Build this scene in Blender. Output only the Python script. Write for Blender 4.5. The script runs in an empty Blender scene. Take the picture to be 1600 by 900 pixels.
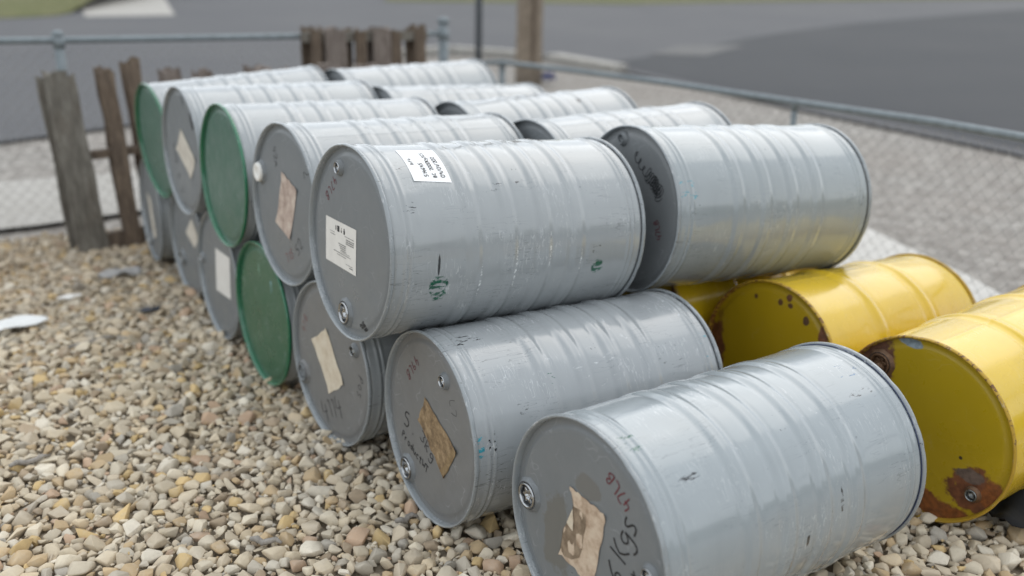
import bpy, bmesh, math, random
import numpy as np
from mathutils import Matrix, Vector, Euler

random.seed(7); RNG = np.random.default_rng(7)
scene = bpy.context.scene
COL = scene.collection

# ------------------------------------------------------------------ camera
CAM = Vector((-1.21592, -1.58385, 1.52979))
CF = Vector((0.54158, 0.78425, -0.30273)); CR = Vector((0.82621, -0.56302, 0.01953)); CU = Vector((0.15512, 0.26069, 0.95288))
cam_data = bpy.data.cameras.new("camera")
cam_data.sensor_width = 36.0
cam_data.lens = 32.6756
cam_data.clip_start = 0.05
cam_data.clip_end = 3000
cam_data.dof.use_dof = True
cam_data.dof.focus_distance = 2.52
cam_data.dof.aperture_fstop = 1.2
cam = bpy.data.objects.new("camera", cam_data)
COL.objects.link(cam)
M = Matrix((CR, CU, -CF)).transposed().to_4x4(); M.translation = CAM
cam.matrix_world = M
scene.camera = cam

# ------------------------------------------------------------------ sky, sun, exposure
SUN_ELEV = math.radians(52); SUN_AZ = math.radians(25)      # azimuth of the sun, counter-clockwise from +X
world = bpy.data.worlds.new("World"); scene.world = world; world.use_nodes = True
wn, wl = world.node_tree.nodes, world.node_tree.links
wn.clear()
wo = wn.new('ShaderNodeOutputWorld'); bg = wn.new('ShaderNodeBackground')
sky = wn.new('ShaderNodeTexSky'); sky.sky_type = 'NISHITA'; sky.sun_disc = False
sky.sun_elevation = SUN_ELEV; sky.sun_rotation = math.pi/2 - SUN_AZ
sky.air_density = 1.0; sky.dust_density = 3.0; sky.ozone_density = 1.0
tc = wn.new('ShaderNodeTexCoord')
mp = wn.new('ShaderNodeMapping'); mp.inputs['Scale'].default_value = (1.0, 1.0, 2.2)
nz = wn.new('ShaderNodeTexNoise'); nz.inputs['Scale'].default_value = 1.7; nz.inputs['Detail'].default_value = 6; nz.inputs['Roughness'].default_value = 0.55
cr = wn.new('ShaderNodeValToRGB')
cr.color_ramp.elements[0].position = 0.30; cr.color_ramp.elements[0].color = (6.25, 6.6, 6.9, 1)
cr.color_ramp.elements[1].position = 0.72; cr.color_ramp.elements[1].color = (9.4, 9.85, 10.2, 1)
mx = wn.new('ShaderNodeMix'); mx.data_type = 'RGBA'; mx.inputs['Factor'].default_value = 0.86
wl.new(tc.outputs['Generated'], mp.inputs['Vector']); wl.new(mp.outputs[0], nz.inputs['Vector'])
wl.new(nz.outputs['Fac'], cr.inputs['Fac'])
wl.new(sky.outputs[0], mx.inputs[6]); wl.new(cr.outputs[0], mx.inputs[7])
wl.new(mx.outputs[2], bg.inputs['Color']); bg.inputs['Strength'].default_value = 0.1
wl.new(bg.outputs[0], wo.inputs[0])
sun_data = bpy.data.lights.new("sun", 'SUN'); sun_data.energy = 0.55; sun_data.angle = math.radians(60); sun_data.color = (1.0, 0.96, 0.9)
sun = bpy.data.objects.new("sun", sun_data); COL.objects.link(sun)
sdir = Vector((math.cos(SUN_AZ)*math.cos(SUN_ELEV), math.sin(SUN_AZ)*math.cos(SUN_ELEV), math.sin(SUN_ELEV)))
sun.rotation_euler = sdir.to_track_quat('Z', 'Y').to_euler(); sun.location = (0, 0, 12)
scene.view_settings.view_transform = 'Standard'; scene.view_settings.look = 'None'
scene.view_settings.exposure = 0.75; scene.view_settings.gamma = 1.0
scene.view_settings.use_curve_mapping = False
scene.cycles.use_denoising = True
scene.cycles.max_bounces = 8

# ------------------------------------------------------------------ helpers
def mesh_obj(name, verts, faces, mat=None, parent=None, smooth=False):
    me = bpy.data.meshes.new(name)
    me.from_pydata([tuple(map(float, v)) for v in verts], [], [tuple(int(i) for i in f) for f in faces])
    if smooth:
        me.polygons.foreach_set('use_smooth', [True]*len(me.polygons))
    if mat: me.materials.append(mat)
    me.update()
    o = bpy.data.objects.new(name, me); COL.objects.link(o)
    if parent: o.parent = parent
    return o

class MB:
    """collects simple shapes that become one mesh object"""
    def __init__(s): s.v = []; s.f = []
    def add(s, vs, fs):
        b = len(s.v); s.v += [tuple(v) for v in vs]; s.f += [tuple(i+b for i in f) for f in fs]
    def box(s, c, size, rot=None, jit=0.0):
        vs = []
        for dx in (-.5, .5):
            for dy in (-.5, .5):
                for dz in (-.5, .5):
                    p = Vector((dx*size[0], dy*size[1], dz*size[2]))
                    if jit: p += Vector((random.uniform(-jit, jit), random.uniform(-jit, jit), random.uniform(-jit, jit)))
                    if rot: p = rot @ p
                    vs.append(p + Vector(c))
        s.add(vs, [(0,1,3,2),(4,6,7,5),(0,4,5,1),(2,3,7,6),(0,2,6,4),(1,5,7,3)])
    def tube(s, pts, r, n=8, cap=True, radii=None):
        pts = [Vector(p) for p in pts]; rings = []
        prev = None
        for i, p in enumerate(pts):
            d = (pts[min(i+1, len(pts)-1)] - pts[max(i-1, 0)]).normalized()
            if prev is None:
                a = d.orthogonal().normalized()
            else:
                a = (prev - d*prev.dot(d)).normalized()
            prev = a; b = d.cross(a)
            rr = radii[i] if radii else r
            rings.append([p + (a*math.cos(2*math.pi*k/n) + b*math.sin(2*math.pi*k/n))*rr for k in range(n)])
        vs = [v for ring in rings for v in ring]; fs = []
        for i in range(len(rings)-1):
            for k in range(n):
                fs.append((i*n+k, i*n+(k+1) % n, (i+1)*n+(k+1) % n, (i+1)*n+k))
        if cap:
            fs.append(tuple(range(n-1, -1, -1))); fs.append(tuple((len(rings)-1)*n+k for k in range(n)))
        s.add(vs, fs)
    def build(s, name, mat, parent=None, smooth=False):
        return mesh_obj(name, s.v, s.f, mat, parent, smooth)

def tag(o, label=None, cat=None, group=None, kind=None):
    if label: o['label'] = label
    if cat: o['category'] = cat
    if group: o['group'] = group
    if kind: o['kind'] = kind
    return o

def empty(name, loc=(0,0,0), rot=None):
    o = bpy.data.objects.new(name, None); COL.objects.link(o); o.location = loc
    o.empty_display_size = 0.1
    if rot: o.rotation_euler = rot
    return o

# ------------------------------------------------------------------ materials
class NT:
    def __init__(s, name):
        s.m = bpy.data.materials.new(name); s.m.use_nodes = True
        s.n = s.m.node_tree.nodes; s.l = s.m.node_tree.links
        s.b = s.n['Principled BSDF']
    def new(s, t, **kw):
        nd = s.n.new(t)
        for k, v in kw.items(): setattr(nd, k, v)
        return nd
    def link(s, a, b): s.l.new(a, b)
    def val(s, sock, v):
        if hasattr(v, 'bl_idname') or hasattr(v, 'is_linked'): s.l.new(v, sock)
        else: sock.default_value = v
    def coord(s, scale=(1,1,1), kind='Object'):
        t = s.new('ShaderNodeTexCoord'); m = s.new('ShaderNodeMapping'); m.inputs['Scale'].default_value = scale
        s.link(t.outputs[kind], m.inputs['Vector']); return m.outputs[0]
    def noise(s, vec, scale, detail=4, rough=0.55, out='Fac'):
        t = s.new('ShaderNodeTexNoise'); t.inputs['Scale'].default_value = scale; t.inputs['Detail'].default_value = detail; t.inputs['Roughness'].default_value = rough
        s.link(vec, t.inputs['Vector']); return t.outputs[out]
    def ramp(s, fac, stops):
        t = s.new('ShaderNodeValToRGB'); e = t.color_ramp.elements
        while len(e) < len(stops): e.new(0.5)
        for x, (p, c) in zip(e, stops): x.position = p; x.color = (*c, 1)
        s.link(fac, t.inputs['Fac']); return t.outputs[0]
    def maprange(s, v, a, b, c=0.0, d=1.0):
        t = s.new('ShaderNodeMapRange'); s.link(v, t.inputs['Value'])
        for k, x in zip(('From Min','From Max','To Min','To Max'), (a,b,c,d)): t.inputs[k].default_value = x
        return t.outputs[0]
    def math(s, op, a, b=0.0):
        t = s.new('ShaderNodeMath', operation=op); s.val(t.inputs[0], a); s.val(t.inputs[1], b); return t.outputs[0]
    def vmath(s, op, a, b, out=0):
        t = s.new('ShaderNodeVectorMath', operation=op); s.val(t.inputs[0], a); s.val(t.inputs[1], b); return t.outputs['Value' if op in ('LENGTH','DISTANCE') else 'Vector']
    def mix(s, fac, a, b):
        t = s.new('ShaderNodeMix', data_type='RGBA'); s.val(t.inputs[0], fac)
        s.val(t.inputs[6], (*a, 1) if isinstance(a, tuple) and len(a) == 3 else a)
        s.val(t.inputs[7], (*b, 1) if isinstance(b, tuple) and len(b) == 3 else b)
        return t.outputs[2]
    def bump(s, h, strength=0.3, dist=0.01):
        t = s.new('ShaderNodeBump'); t.inputs['Strength'].default_value = strength; t.inputs['Distance'].default_value = dist
        s.link(h, t.inputs['Height']); s.link(t.outputs[0], s.b.inputs['Normal'])
    def base(s, c): s.val(s.b.inputs['Base Color'], (*c, 1) if isinstance(c, tuple) and len(c) == 3 else c)
    def rough(s, r): s.val(s.b.inputs['Roughness'], r)

def simple(name, c, rough=0.6, metal=0.0, var=0.0, scale=12.0, bump=0.0):
    t = NT(name); t.rough(rough); t.b.inputs['Metallic'].default_value = metal
    if var:
        v = t.noise(t.coord(), scale, 6)
        lo = tuple(x*(1-var) for x in c); hi = tuple(min(1, x*(1+var)) for x in c)
        t.base(t.ramp(v, [(0.3, lo), (0.7, hi)]))
        if bump: t.bump(v, bump, 0.005)
    else: t.base(c)
    return t.m

def paint(name, base, rough=0.2, marks=(), dust=0.0, wear=0.0, scratch=0.35, coat=None, dark=(0.06,0.065,0.07)):
    """glossy enamel with fine scratches; marks = (pos, radii, colour, breakup) stains and scuffs with a shape of their own"""
    t = NT(name); co = t.coord()
    n1 = t.noise(co, 5.0, 3)
    col = t.mix(t.maprange(n1, 0.3, 0.7), tuple(x*0.95 for x in base), tuple(min(1, x*1.04) for x in base))
    gr = t.noise(t.coord((2.2, 1.0, 0.6)), 4.0, 7, 0.7)
    col = t.mix(t.maprange(gr, 0.5, 0.78, 0, 0.22), col, tuple(x*0.62 for x in base))
    if dust:
        n2 = t.noise(co, 22.0, 8, 0.7)
        col = t.mix(t.math('MULTIPLY', t.maprange(n2, 0.42, 0.8), dust), col, (0.23, 0.235, 0.235))
    rg = t.maprange(t.noise(co, 9.0, 5), 0.3, 0.75, rough*0.75, rough*1.4)
    if scratch:
        # hairline scratches running mostly round and along the shell
        for k, sc in enumerate(((6, 90, 70), (75, 10, 12))):
            mpn = t.coord(sc); nn = t.noise(mpn, 1.0, 2, 0.5)
            gate = t.maprange(t.noise(t.coord((1.3, 1.7, 1.9)), 3.1+k*1.7, 2), 0.49, 0.62)
            ln = t.maprange(t.math('ABSOLUTE', t.math('SUBTRACT', nn, 0.5)), 0.012, 0.004)
            f = t.math('MULTIPLY', t.math('MULTIPLY', ln, gate), scratch)
            col = t.mix(f, col, (0.62, 0.64, 0.66) if k else dark)
        # small chips and rub marks
        sp = t.noise(t.coord((1, 1, 1)), 95.0, 2, 0.5); gate = t.maprange(t.noise(co, 7.0, 3), 0.60, 0.70)
        f = t.math('MULTIPLY', t.maprange(sp, 0.69, 0.73), gate)
        col = t.mix(f, col, dark)
    for pos, rad, c, brk in marks:
        d = t.vmath('SUBTRACT', co, pos); d = t.vmath('MULTIPLY', d, tuple(1.0/r for r in rad))
        ln = t.vmath('LENGTH', d, (0,0,0))
        big = t.noise(co, 18.0, 5, 0.6)
        e = t.math('ADD', ln, t.math('MULTIPLY', t.math('SUBTRACT', big, 0.5), 1.5))
        mask = t.maprange(e, 1.04, 0.86)
        if brk > 0:
            sc_ = t.noise(t.coord((30, 110, 80)), 1.0, 4, 0.7)
            mask = t.math('MULTIPLY', mask, t.maprange(sc_, brk, brk+0.06))
        cc = (*c, 1)
        if brk >= 0:
            cc = t.mix(t.maprange(t.noise(co, 60, 4), 0.35, 0.65), tuple(x*0.7 for x in c), tuple(min(1, x*1.25) for x in c))
        col = t.mix(mask, col, cc)
        if brk <= 0:
            rg = t.math('ADD', rg, t.math('MULTIPLY', mask, 0.25))
    t.base(col); t.rough(rg)
    if coat is None: coat = 0.55 if rough < 0.28 else 0.0
    if coat: t.b.inputs['Coat Weight'].default_value = coat; t.link(t.maprange(t.noise(co, 6.0, 6, 0.65), 0.4, 0.7, 0.04, 0.22), t.b.inputs['Coat Roughness'])
    t.bump(t.noise(co, 3.5, 2), 0.06, 0.02)
    return t.m

GREY = (0.315, 0.335, 0.344); LIDG_SHADED = (0.170, 0.184, 0.193); GREEN = (0.015, 0.145, 0.07); YEL = (0.65, 0.435, 0.012)  # lid greys: shell paint darkened for the shade on the drum ends
RUST = (0.15, 0.052, 0.02); TEAL = (0.03, 0.28, 0.36); DGREEN = (0.008, 0.09, 0.05); INKC = (0.02, 0.022, 0.025)
mat_grey = paint('grey_enamel', GREY, 0.17)
mat_grey2 = paint('grey_enamel_worn', (0.315, 0.334, 0.342), 0.2, scratch=0.45)
mat_lid = paint('shaded_lid_enamel', LIDG_SHADED, 0.38, dust=0.25, scratch=0.15)
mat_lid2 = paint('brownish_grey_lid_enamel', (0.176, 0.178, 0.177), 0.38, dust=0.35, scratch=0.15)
mat_green = paint('green_lid_enamel', (0.050, 0.130, 0.092), 0.34, dust=0.3, scratch=0.2)
mat_green_rim = paint('green_rim_enamel', GREEN, 0.22, scratch=0.2)
mat_rim = paint('grey_rim_enamel', (0.26, 0.283, 0.295), 0.22, scratch=0.5, marks=[((0.45, -0.25, 0.32), (2.0, 0.30, 0.34), (0.03, 0.032, 0.034), 0.64)])
mat_zinc = simple('zinc_plated_steel', (0.42, 0.43, 0.44), 0.22, 1.0, 0.2, 60)
mat_white = simple('white_plastic_cap', (0.78, 0.77, 0.73), 0.5, 0, 0.05, 40)
mat_paper = simple('white_label_paper', (0.72, 0.70, 0.66), 0.55, 0, 0.05, 18)
mat_paper_w = simple('bright_white_label_paper', (0.80, 0.81, 0.82), 0.4, 0, 0.03, 18)
def stained_paper(name, a, b, c, sc=14):
    t = NT(name); co = t.coord(); n = t.noise(co, sc, 7, 0.7); t.base(t.ramp(n, [(0.32, a), (0.52, b), (0.66, c)])); t.rough(0.75)
    t.bump(t.noise(co, 60, 4), 0.25, 0.002); return t.m
mat_pap_beige = stained_paper('weathered_beige_label_paper', (0.30, 0.20, 0.13), (0.55, 0.43, 0.32), (0.62, 0.52, 0.40), 20)
mat_pap_tan = stained_paper('sun_bleached_label_paper', (0.52, 0.43, 0.31), (0.62, 0.54, 0.42), (0.68, 0.62, 0.50), 16)
mat_pap_brown = stained_paper('brown_peeling_label_paper', (0.09, 0.055, 0.03), (0.25, 0.17, 0.09), (0.36, 0.26, 0.15), 30)
mat_pap_pink = stained_paper('mud_stained_label_paper', (0.30, 0.22, 0.18), (0.48, 0.38, 0.32), (0.60, 0.52, 0.44), 22)
mat_pap_old = stained_paper('dull_cream_label_paper', (0.42, 0.37, 0.30), (0.56, 0.52, 0.45), (0.62, 0.58, 0.50), 14)
mat_pap_bare = stained_paper('torn_label_backing', (0.13, 0.09, 0.055), (0.25, 0.185, 0.125), (0.34, 0.26, 0.18), 24)
mat_ink = simple('black_marker_ink', (0.012, 0.013, 0.016), 0.5)
mat_ink_f = simple('faded_black_marker_ink', (0.045, 0.045, 0.05), 0.55)
mat_ink_red = simple('red_marker_ink', (0.12, 0.012, 0.022), 0.5)
mat_ink_redf = simple('faded_red_marker_ink', (0.22, 0.09, 0.09), 0.55)
mat_print = simple('black_label_print', (0.03, 0.03, 0.032), 0.6)
mat_rubber = simple('black_rubber_gasket', (0.02, 0.02, 0.02), 0.6)
mat_darkhole = simple('dark_steel_recess', (0.035, 0.036, 0.038), 0.5, 0.3)

# ------------------------------------------------------------------ ground, road, path
FH = Vector((CF.x, CF.y, 0)).normalized(); FS = Vector((FH.y, -FH.x, 0))      # away from the camera, and to its right
S0, SLOPE = 8.0, 0.07
def terr(x, y):
    s = (x-CAM.x)*FH.x + (y-CAM.y)*FH.y
    return SLOPE*max(0.0, s-S0)
def sheet(name, pts, mat, lift, sub=None):
    """flat-shaded sheet over the ground, split where the street starts to climb"""
    bm = bmesh.new()
    vs = [bm.verts.new((p[0], p[1], 0)) for p in pts]; bm.faces.new(vs); bm.normal_update()
    bmesh.ops.triangulate(bm, faces=bm.faces[:], ngon_method='EAR_CLIP')
    bmesh.ops.bisect_plane(bm, geom=bm.verts[:]+bm.edges[:]+bm.faces[:], plane_co=Vector((CAM.x, CAM.y, 0))+FH*S0, plane_no=FH)
    for v in bm.verts: v.co.z = terr(v.co.x, v.co.y) + lift
    bm.normal_update()
    for f in bm.faces:
        if f.normal.z < 0: f.normal_flip()
    me = bpy.data.meshes.new(name); bm.to_mesh(me); bm.free(); me.materials.append(mat)
    o = bpy.data.objects.new(name, me); COL.objects.link(o); o['kind'] = 'structure'; return o

def ground_mat(name, cols, s1, s2, bump=0.4, rough=0.9, mixs=(0.35, 0.65)):
    t = NT(name); co = t.coord()
    a = t.noise(co, s1, 6, 0.65); b = t.noise(co, s2, 8, 0.7)
    c1 = t.ramp(b, [(mixs[0], cols[0]), (0.5, cols[1]), (mixs[1], cols[2])])
    c2 = t.mix(t.maprange(a, 0.35, 0.7), c1, t.mix(0.5, c1, cols[3]))
    t.base(c2); t.rough(rough); t.bump(b, bump, 0.02); return t.m
mat_verge = ground_mat('gravelly_verge', [(0.15, 0.135, 0.12), (0.25, 0.235, 0.215), (0.39, 0.37, 0.34), (0.21, 0.18, 0.155)], 0.7, 11.0, mixs=(0.38, 0.62))
mat_yard = ground_mat('yard_dirt', [(0.20, 0.165, 0.12), (0.33, 0.275, 0.205), (0.44, 0.38, 0.29), (0.22, 0.18, 0.125)], 1.1, 60.0)
mat_road = ground_mat('worn_asphalt', [(0.062, 0.064, 0.071), (0.076, 0.078, 0.085), (0.092, 0.094, 0.100), (0.115, 0.114, 0.115)], 0.3, 40.0, 0.2, 0.85)
mat_patch = ground_mat('dark_new_asphalt', [(0.024, 0.027, 0.032), (0.031, 0.034, 0.040), (0.039, 0.042, 0.048), (0.055, 0.056, 0.060)], 0.3, 40.0, 0.2, 0.85)
mat_conc = ground_mat('pale_concrete', [(0.27, 0.255, 0.23), (0.38, 0.365, 0.34), (0.46, 0.445, 0.42), (0.31, 0.295, 0.265)], 1.2, 14.0, 0.2, 0.9)
mat_edge = ground_mat('whitish_concrete_edging', [(0.42, 0.40, 0.37), (0.52, 0.505, 0.475), (0.58, 0.565, 0.535), (0.46, 0.44, 0.41)], 1.2, 14.0, 0.2, 0.9)
mat_conc2 = ground_mat('dusty_concrete_patch', [(0.10, 0.10, 0.10), (0.128, 0.127, 0.125), (0.155, 0.152, 0.149), (0.11, 0.109, 0.108)], 1.2, 20.0, 0.2, 0.9)
mat_lawn = ground_mat('mown_grass', [(0.07, 0.085, 0.03), (0.11, 0.12, 0.045), (0.16, 0.16, 0.07), (0.18, 0.16, 0.09)], 0.6, 12.0, 0.6, 0.95)

def ring(x0, x1, y0, y1): return [(x0,y0),(x1,y0),(x1,y1),(x0,y1)]
big = []
for a, b in ((-700,-700),(700,-700),(700,900),(-700,900)):
    p = Vector((CAM.x, CAM.y, 0)) + FS*a + FH*b; big.append((p.x, p.y))
sheet('ground', big, mat_verge, -0.034)
sheet('yard', [(-9,-8),(2.1,-8),(2.66,-0.6),(2.95,0.3),(3.12,1.0),(3.22,2.0),(3.40,3.4),(3.40,5.2),(2.75,5.15),(-0.3,4.74),(-9,4.7)], mat_yard, -0.022)
# road edge, from far left round the corner to the right
edge = [(-60,13.5),(-14,10.6),(-1.74,9.03),(-0.23,8.57),(1.01,8.81),(3.75,11.0),(5.6,12.3),(7.0,12.2),(8.0,10.9),(8.24,9.5),(8.15,6.0),(8.2,3.3),(7.9,1.4),(7.2,-6),(6,-60)]
far = [(400,-60),(400,300),(-200,300)]
road = sheet('road', edge + far, mat_road, 0.0)
sheet('road_patch', [(8.3,9.95),(9.2,10.2),(10.2,10.45),(11.5,10.85),(13.2,11.4),(15.2,11.9),(18,12.4),(25,12.9),(300,14),(300,-30),(6.9,-30),(7.55,-6),(8.2,1.4),(8.5,3.3),(8.45,6.0),(8.5,9.5)], mat_patch, 0.005)
sheet('pale_road_patch', [(9.9,10.5),(11.1,11.1),(12.3,10.6),(10.6,9.9)], mat_conc2, 0.010)
sheet('footpath', [(-40,5.25),(-0.4,5.12),(2.4,5.6),(4.0,6.1),(4.0,6.7),(2.0,6.75),(-0.45,6.8),(-40,7.6)], mat_conc, 0.004)
sheet('fence_edging', [(3.42,5.45),(3.62,5.45),(3.62,3.4),(4.2,3.2),(4.49,2.33),(3.95,1.2),(3.66,0.72),(3.3,-0.3),(2.7,-3.5),(2.25,-3.5),(2.8,-0.5),(3.08,0.3),(3.24,1.0),(3.36,2.0),(3.50,3.4)], mat_edge, 0.004)
sheet('driveway', [(2.85,20.35),(4.6,19.95),(5.6,24.5),(9,44),(4,46),(3.5,24.5)], mat_conc, 0.008)
# kerb round the street corner
def kerb(pts, name='kerb'):
    mb = MB()
    for a, b in zip(pts[:-1], pts[1:]):
        va = Vector((a[0], a[1], terr(*a))); vb = Vector((b[0], b[1], terr(*b))); d = (vb-va); L = d.length; d.normalize()
        q = d.to_track_quat('X', 'Z').to_matrix()
        mb.box((va+vb)/2 + Vector((0,0,0.03)), (L*0.995, 0.32, 0.12), q)
    o = mb.build(name, mat_conc); o['kind'] = 'structure'; return o
kerb([(5.6,12.35),(7.05,12.3),(7.95,11.0)], 'kerb')
kerb([(8.05,10.8),(8.2,9.3)], 'kerb')
# lawns beyond the road, as low swelling banks
def lawn(name, poly_near, depth, label_h):
    vs, fs = [], []; n = len(poly_near); rows = 14
    for j in range(rows):
        tt = j/(rows-1)
        for i, p in enumerate(poly_near):
            q = Vector((p[0], p[1], 0)) + FH*depth*tt**1.6
            vs.append((q.x, q.y, terr(q.x, q.y) + 0.012 + label_h*(1-math.exp(-tt*6)) + 0.05*math.sin(i*2.1+j*1.3)*min(1, tt*4)))
    for j in range(rows-1):
        for i in range(n-1):
            fs.append((j*n+i, j*n+i+1, (j+1)*n+i+1, (j+1)*n+i))
    o = mesh_obj(name, vs, fs, mat_lawn, None, True); o['kind'] = 'structure'; return o
lawn('lawn', [(-40,22.5),(-20,21.2),(-0.93,20.3),(1.27,20.6),(2.3,20.75),(2.7,21.2)], 160, 1.2)
lawn('lawn', [(10.5,21.6),(14.2,19.6),(16.4,18.4),(20.1,17.7),(25,16.6),(30,15.3),(60,8),(110,-8)], 200, 1.5)

# added wooded rise, unseen off to the right, so the drums mirror a dark skyline
def rise():
    vs, fs = [], []; n = 90; rows = 6
    for j in range(rows):
        for i in range(n):
            az = math.radians(-130 + 128*i/(n-1)); t = j/(rows-1); rad = 34 + 16*t
            env = min(1.0, i/8.0, (n-1-i)/8.0)
            h = env*(5.2 + 1.6*math.sin(i*0.37) + 1.1*math.sin(i*0.93+1) + 0.7*math.sin(i*2.3))*math.sin(min(1.0, t*1.6)*math.pi/2)
            vs.append((CAM.x + rad*math.cos(az), CAM.y + rad*math.sin(az), h-0.3))
    for j in range(rows-1):
        for i in range(n-1): fs.append((j*n+i, j*n+i+1, (j+1)*n+i+1, (j+1)*n+i))
    o = mesh_obj('added_skyline', vs, fs, ground_mat('added_skyline_foliage', [(0.035, 0.045, 0.022), (0.06, 0.07, 0.035), (0.10, 0.105, 0.06), (0.12, 0.11, 0.08)], 0.3, 2.0, 0.6, 0.95), None, True)
    o['kind'] = 'structure'
rise()

# ------------------------------------------------------------------ loose stones of the yard
def ico(sub):
    bm = bmesh.new(); bmesh.ops.create_icosphere(bm, subdivisions=sub, radius=1.0)
    v = np.array([p.co[:] for p in bm.verts]); bm.verts.ensure_lookup_table()
    f = np.array([[q.index for q in p.verts] for p in bm.faces]); bm.free(); return v, f
def stone_lib(level, n):
    """angular limestone chips: hull of a few points, edges worn by a bevel"""
    out = []
    for k in range(n):
        npt = int(RNG.integers(11, 17)); p = RNG.normal(size=(npt, 3)); p /= np.linalg.norm(p, axis=1)[:, None]
        p *= RNG.uniform(0.82, 1.08, npt)[:, None]
        p = p*np.array([1.0, RNG.uniform(0.60, 0.95), RNG.uniform(0.45, 0.78)])
        bm = bmesh.new()
        for q in p: bm.verts.new(q)
        r = bmesh.ops.convex_hull(bm, input=bm.verts[:])
        loose = [v for v in bm.verts if not v.link_faces]
        bmesh.ops.delete(bm, geom=loose, context='VERTS')
        if level:
            bmesh.ops.dissolve_limit(bm, angle_limit=math.radians(14), verts=bm.verts[:], edges=bm.edges[:])
            bmesh.ops.bevel(bm, geom=bm.edges[:], offset=0.13 if level > 1 else 0.11, segments=2 if level > 1 else 1, profile=0.5, affect='EDGES', clamp_overlap=True)
        bmesh.ops.triangulate(bm, faces=bm.faces[:])
        bmesh.ops.recalc_face_normals(bm, faces=bm.faces[:])
        bm.verts.ensure_lookup_table(); bm.verts.index_update()
        v = np.array([w.co[:] for w in bm.verts]); f = np.array([[w.index for w in g.verts] for g in bm.faces]); bm.free()
        out.append((v, f))
    return out
LIB_HI, LIB_MID, LIB_LO = stone_lib(2, 26), stone_lib(1, 26), stone_lib(0, 26)
PALETTE = np.array([(0.56,0.485,0.37),(0.62,0.555,0.445),(0.52,0.45,0.35),(0.66,0.61,0.52),(0.50,0.38,0.235),(0.58,0.43,0.22),(0.45,0.41,0.345),(0.38,0.30,0.215),(0.37,0.345,0.305),(0.48,0.345,0.245),(0.60,0.50,0.36)])
PALETTE = PALETTE*np.array([1.0, 0.975, 0.93])
PW = np.array([0.20,0.17,0.16,0.09,0.08,0.05,0.07,0.05,0.03,0.03,0.07]); PW /= PW.sum()
def inside_stack(x, y): return (0.22 < x < 2.05) and (0.5 < y < 4.0)
def scatter():
    cell = 0.07; grid = {}
    P = []
    dom = (-2.6, 3.05, -1.7, 4.72); area = (dom[1]-dom[0])*(dom[3]-dom[2])
    n = 72000
    dia = np.clip(np.exp(RNG.normal(math.log(0.0275), 0.40, n)), 0.015, 0.080)
    dia = np.sort(dia)[::-1]
    xs = RNG.uniform(dom[0], dom[1], (n, 9)); ys = RNG.uniform(dom[2], dom[3], (n, 9))
    for i in range(n):
        d = dia[i]; r = d*0.5
        for k in range(9):
            x, y = xs[i, k], ys[i, k]
            if x > 2.7+0.2*y if y < 1 else x > 3.05: continue
            if inside_stack(x, y): continue
            # outside of what this camera and its neighbours could see
            s = (x-CAM.x)*FH.x + (y-CAM.y)*FH.y; l = (x-CAM.x)*FS.x + (y-CAM.y)*FS.y
            if s < 1.5 or abs(l) > 0.62*s + 0.45: continue
            gx, gy = int(x//cell), int(y//cell); ok = True
            for a in (-1, 0, 1):
                for b in (-1, 0, 1):
                    for (px, py, pr) in grid.get((gx+a, gy+b), ()):
                        if (px-x)**2 + (py-y)**2 < (0.70*(r+pr))**2: ok = False; break
                    if not ok: break
                if not ok: break
            if ok:
                grid.setdefault((gx, gy), []).append((x, y, r)); P.append((x, y, d, 0)); break
    m = 26000
    for _ in range(m):
        x, y = RNG.uniform(dom[0], dom[1]), RNG.uniform(dom[2], dom[3])
        s = (x-CAM.x)*FH.x + (y-CAM.y)*FH.y; l = (x-CAM.x)*FS.x + (y-CAM.y)*FS.y
        if inside_stack(x, y) or s < 1.5 or s > 5.6 or abs(l) > 0.62*s + 0.4: continue
        P.append((x, y, RNG.uniform(0.010, 0.024), 1))
    return P
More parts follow.
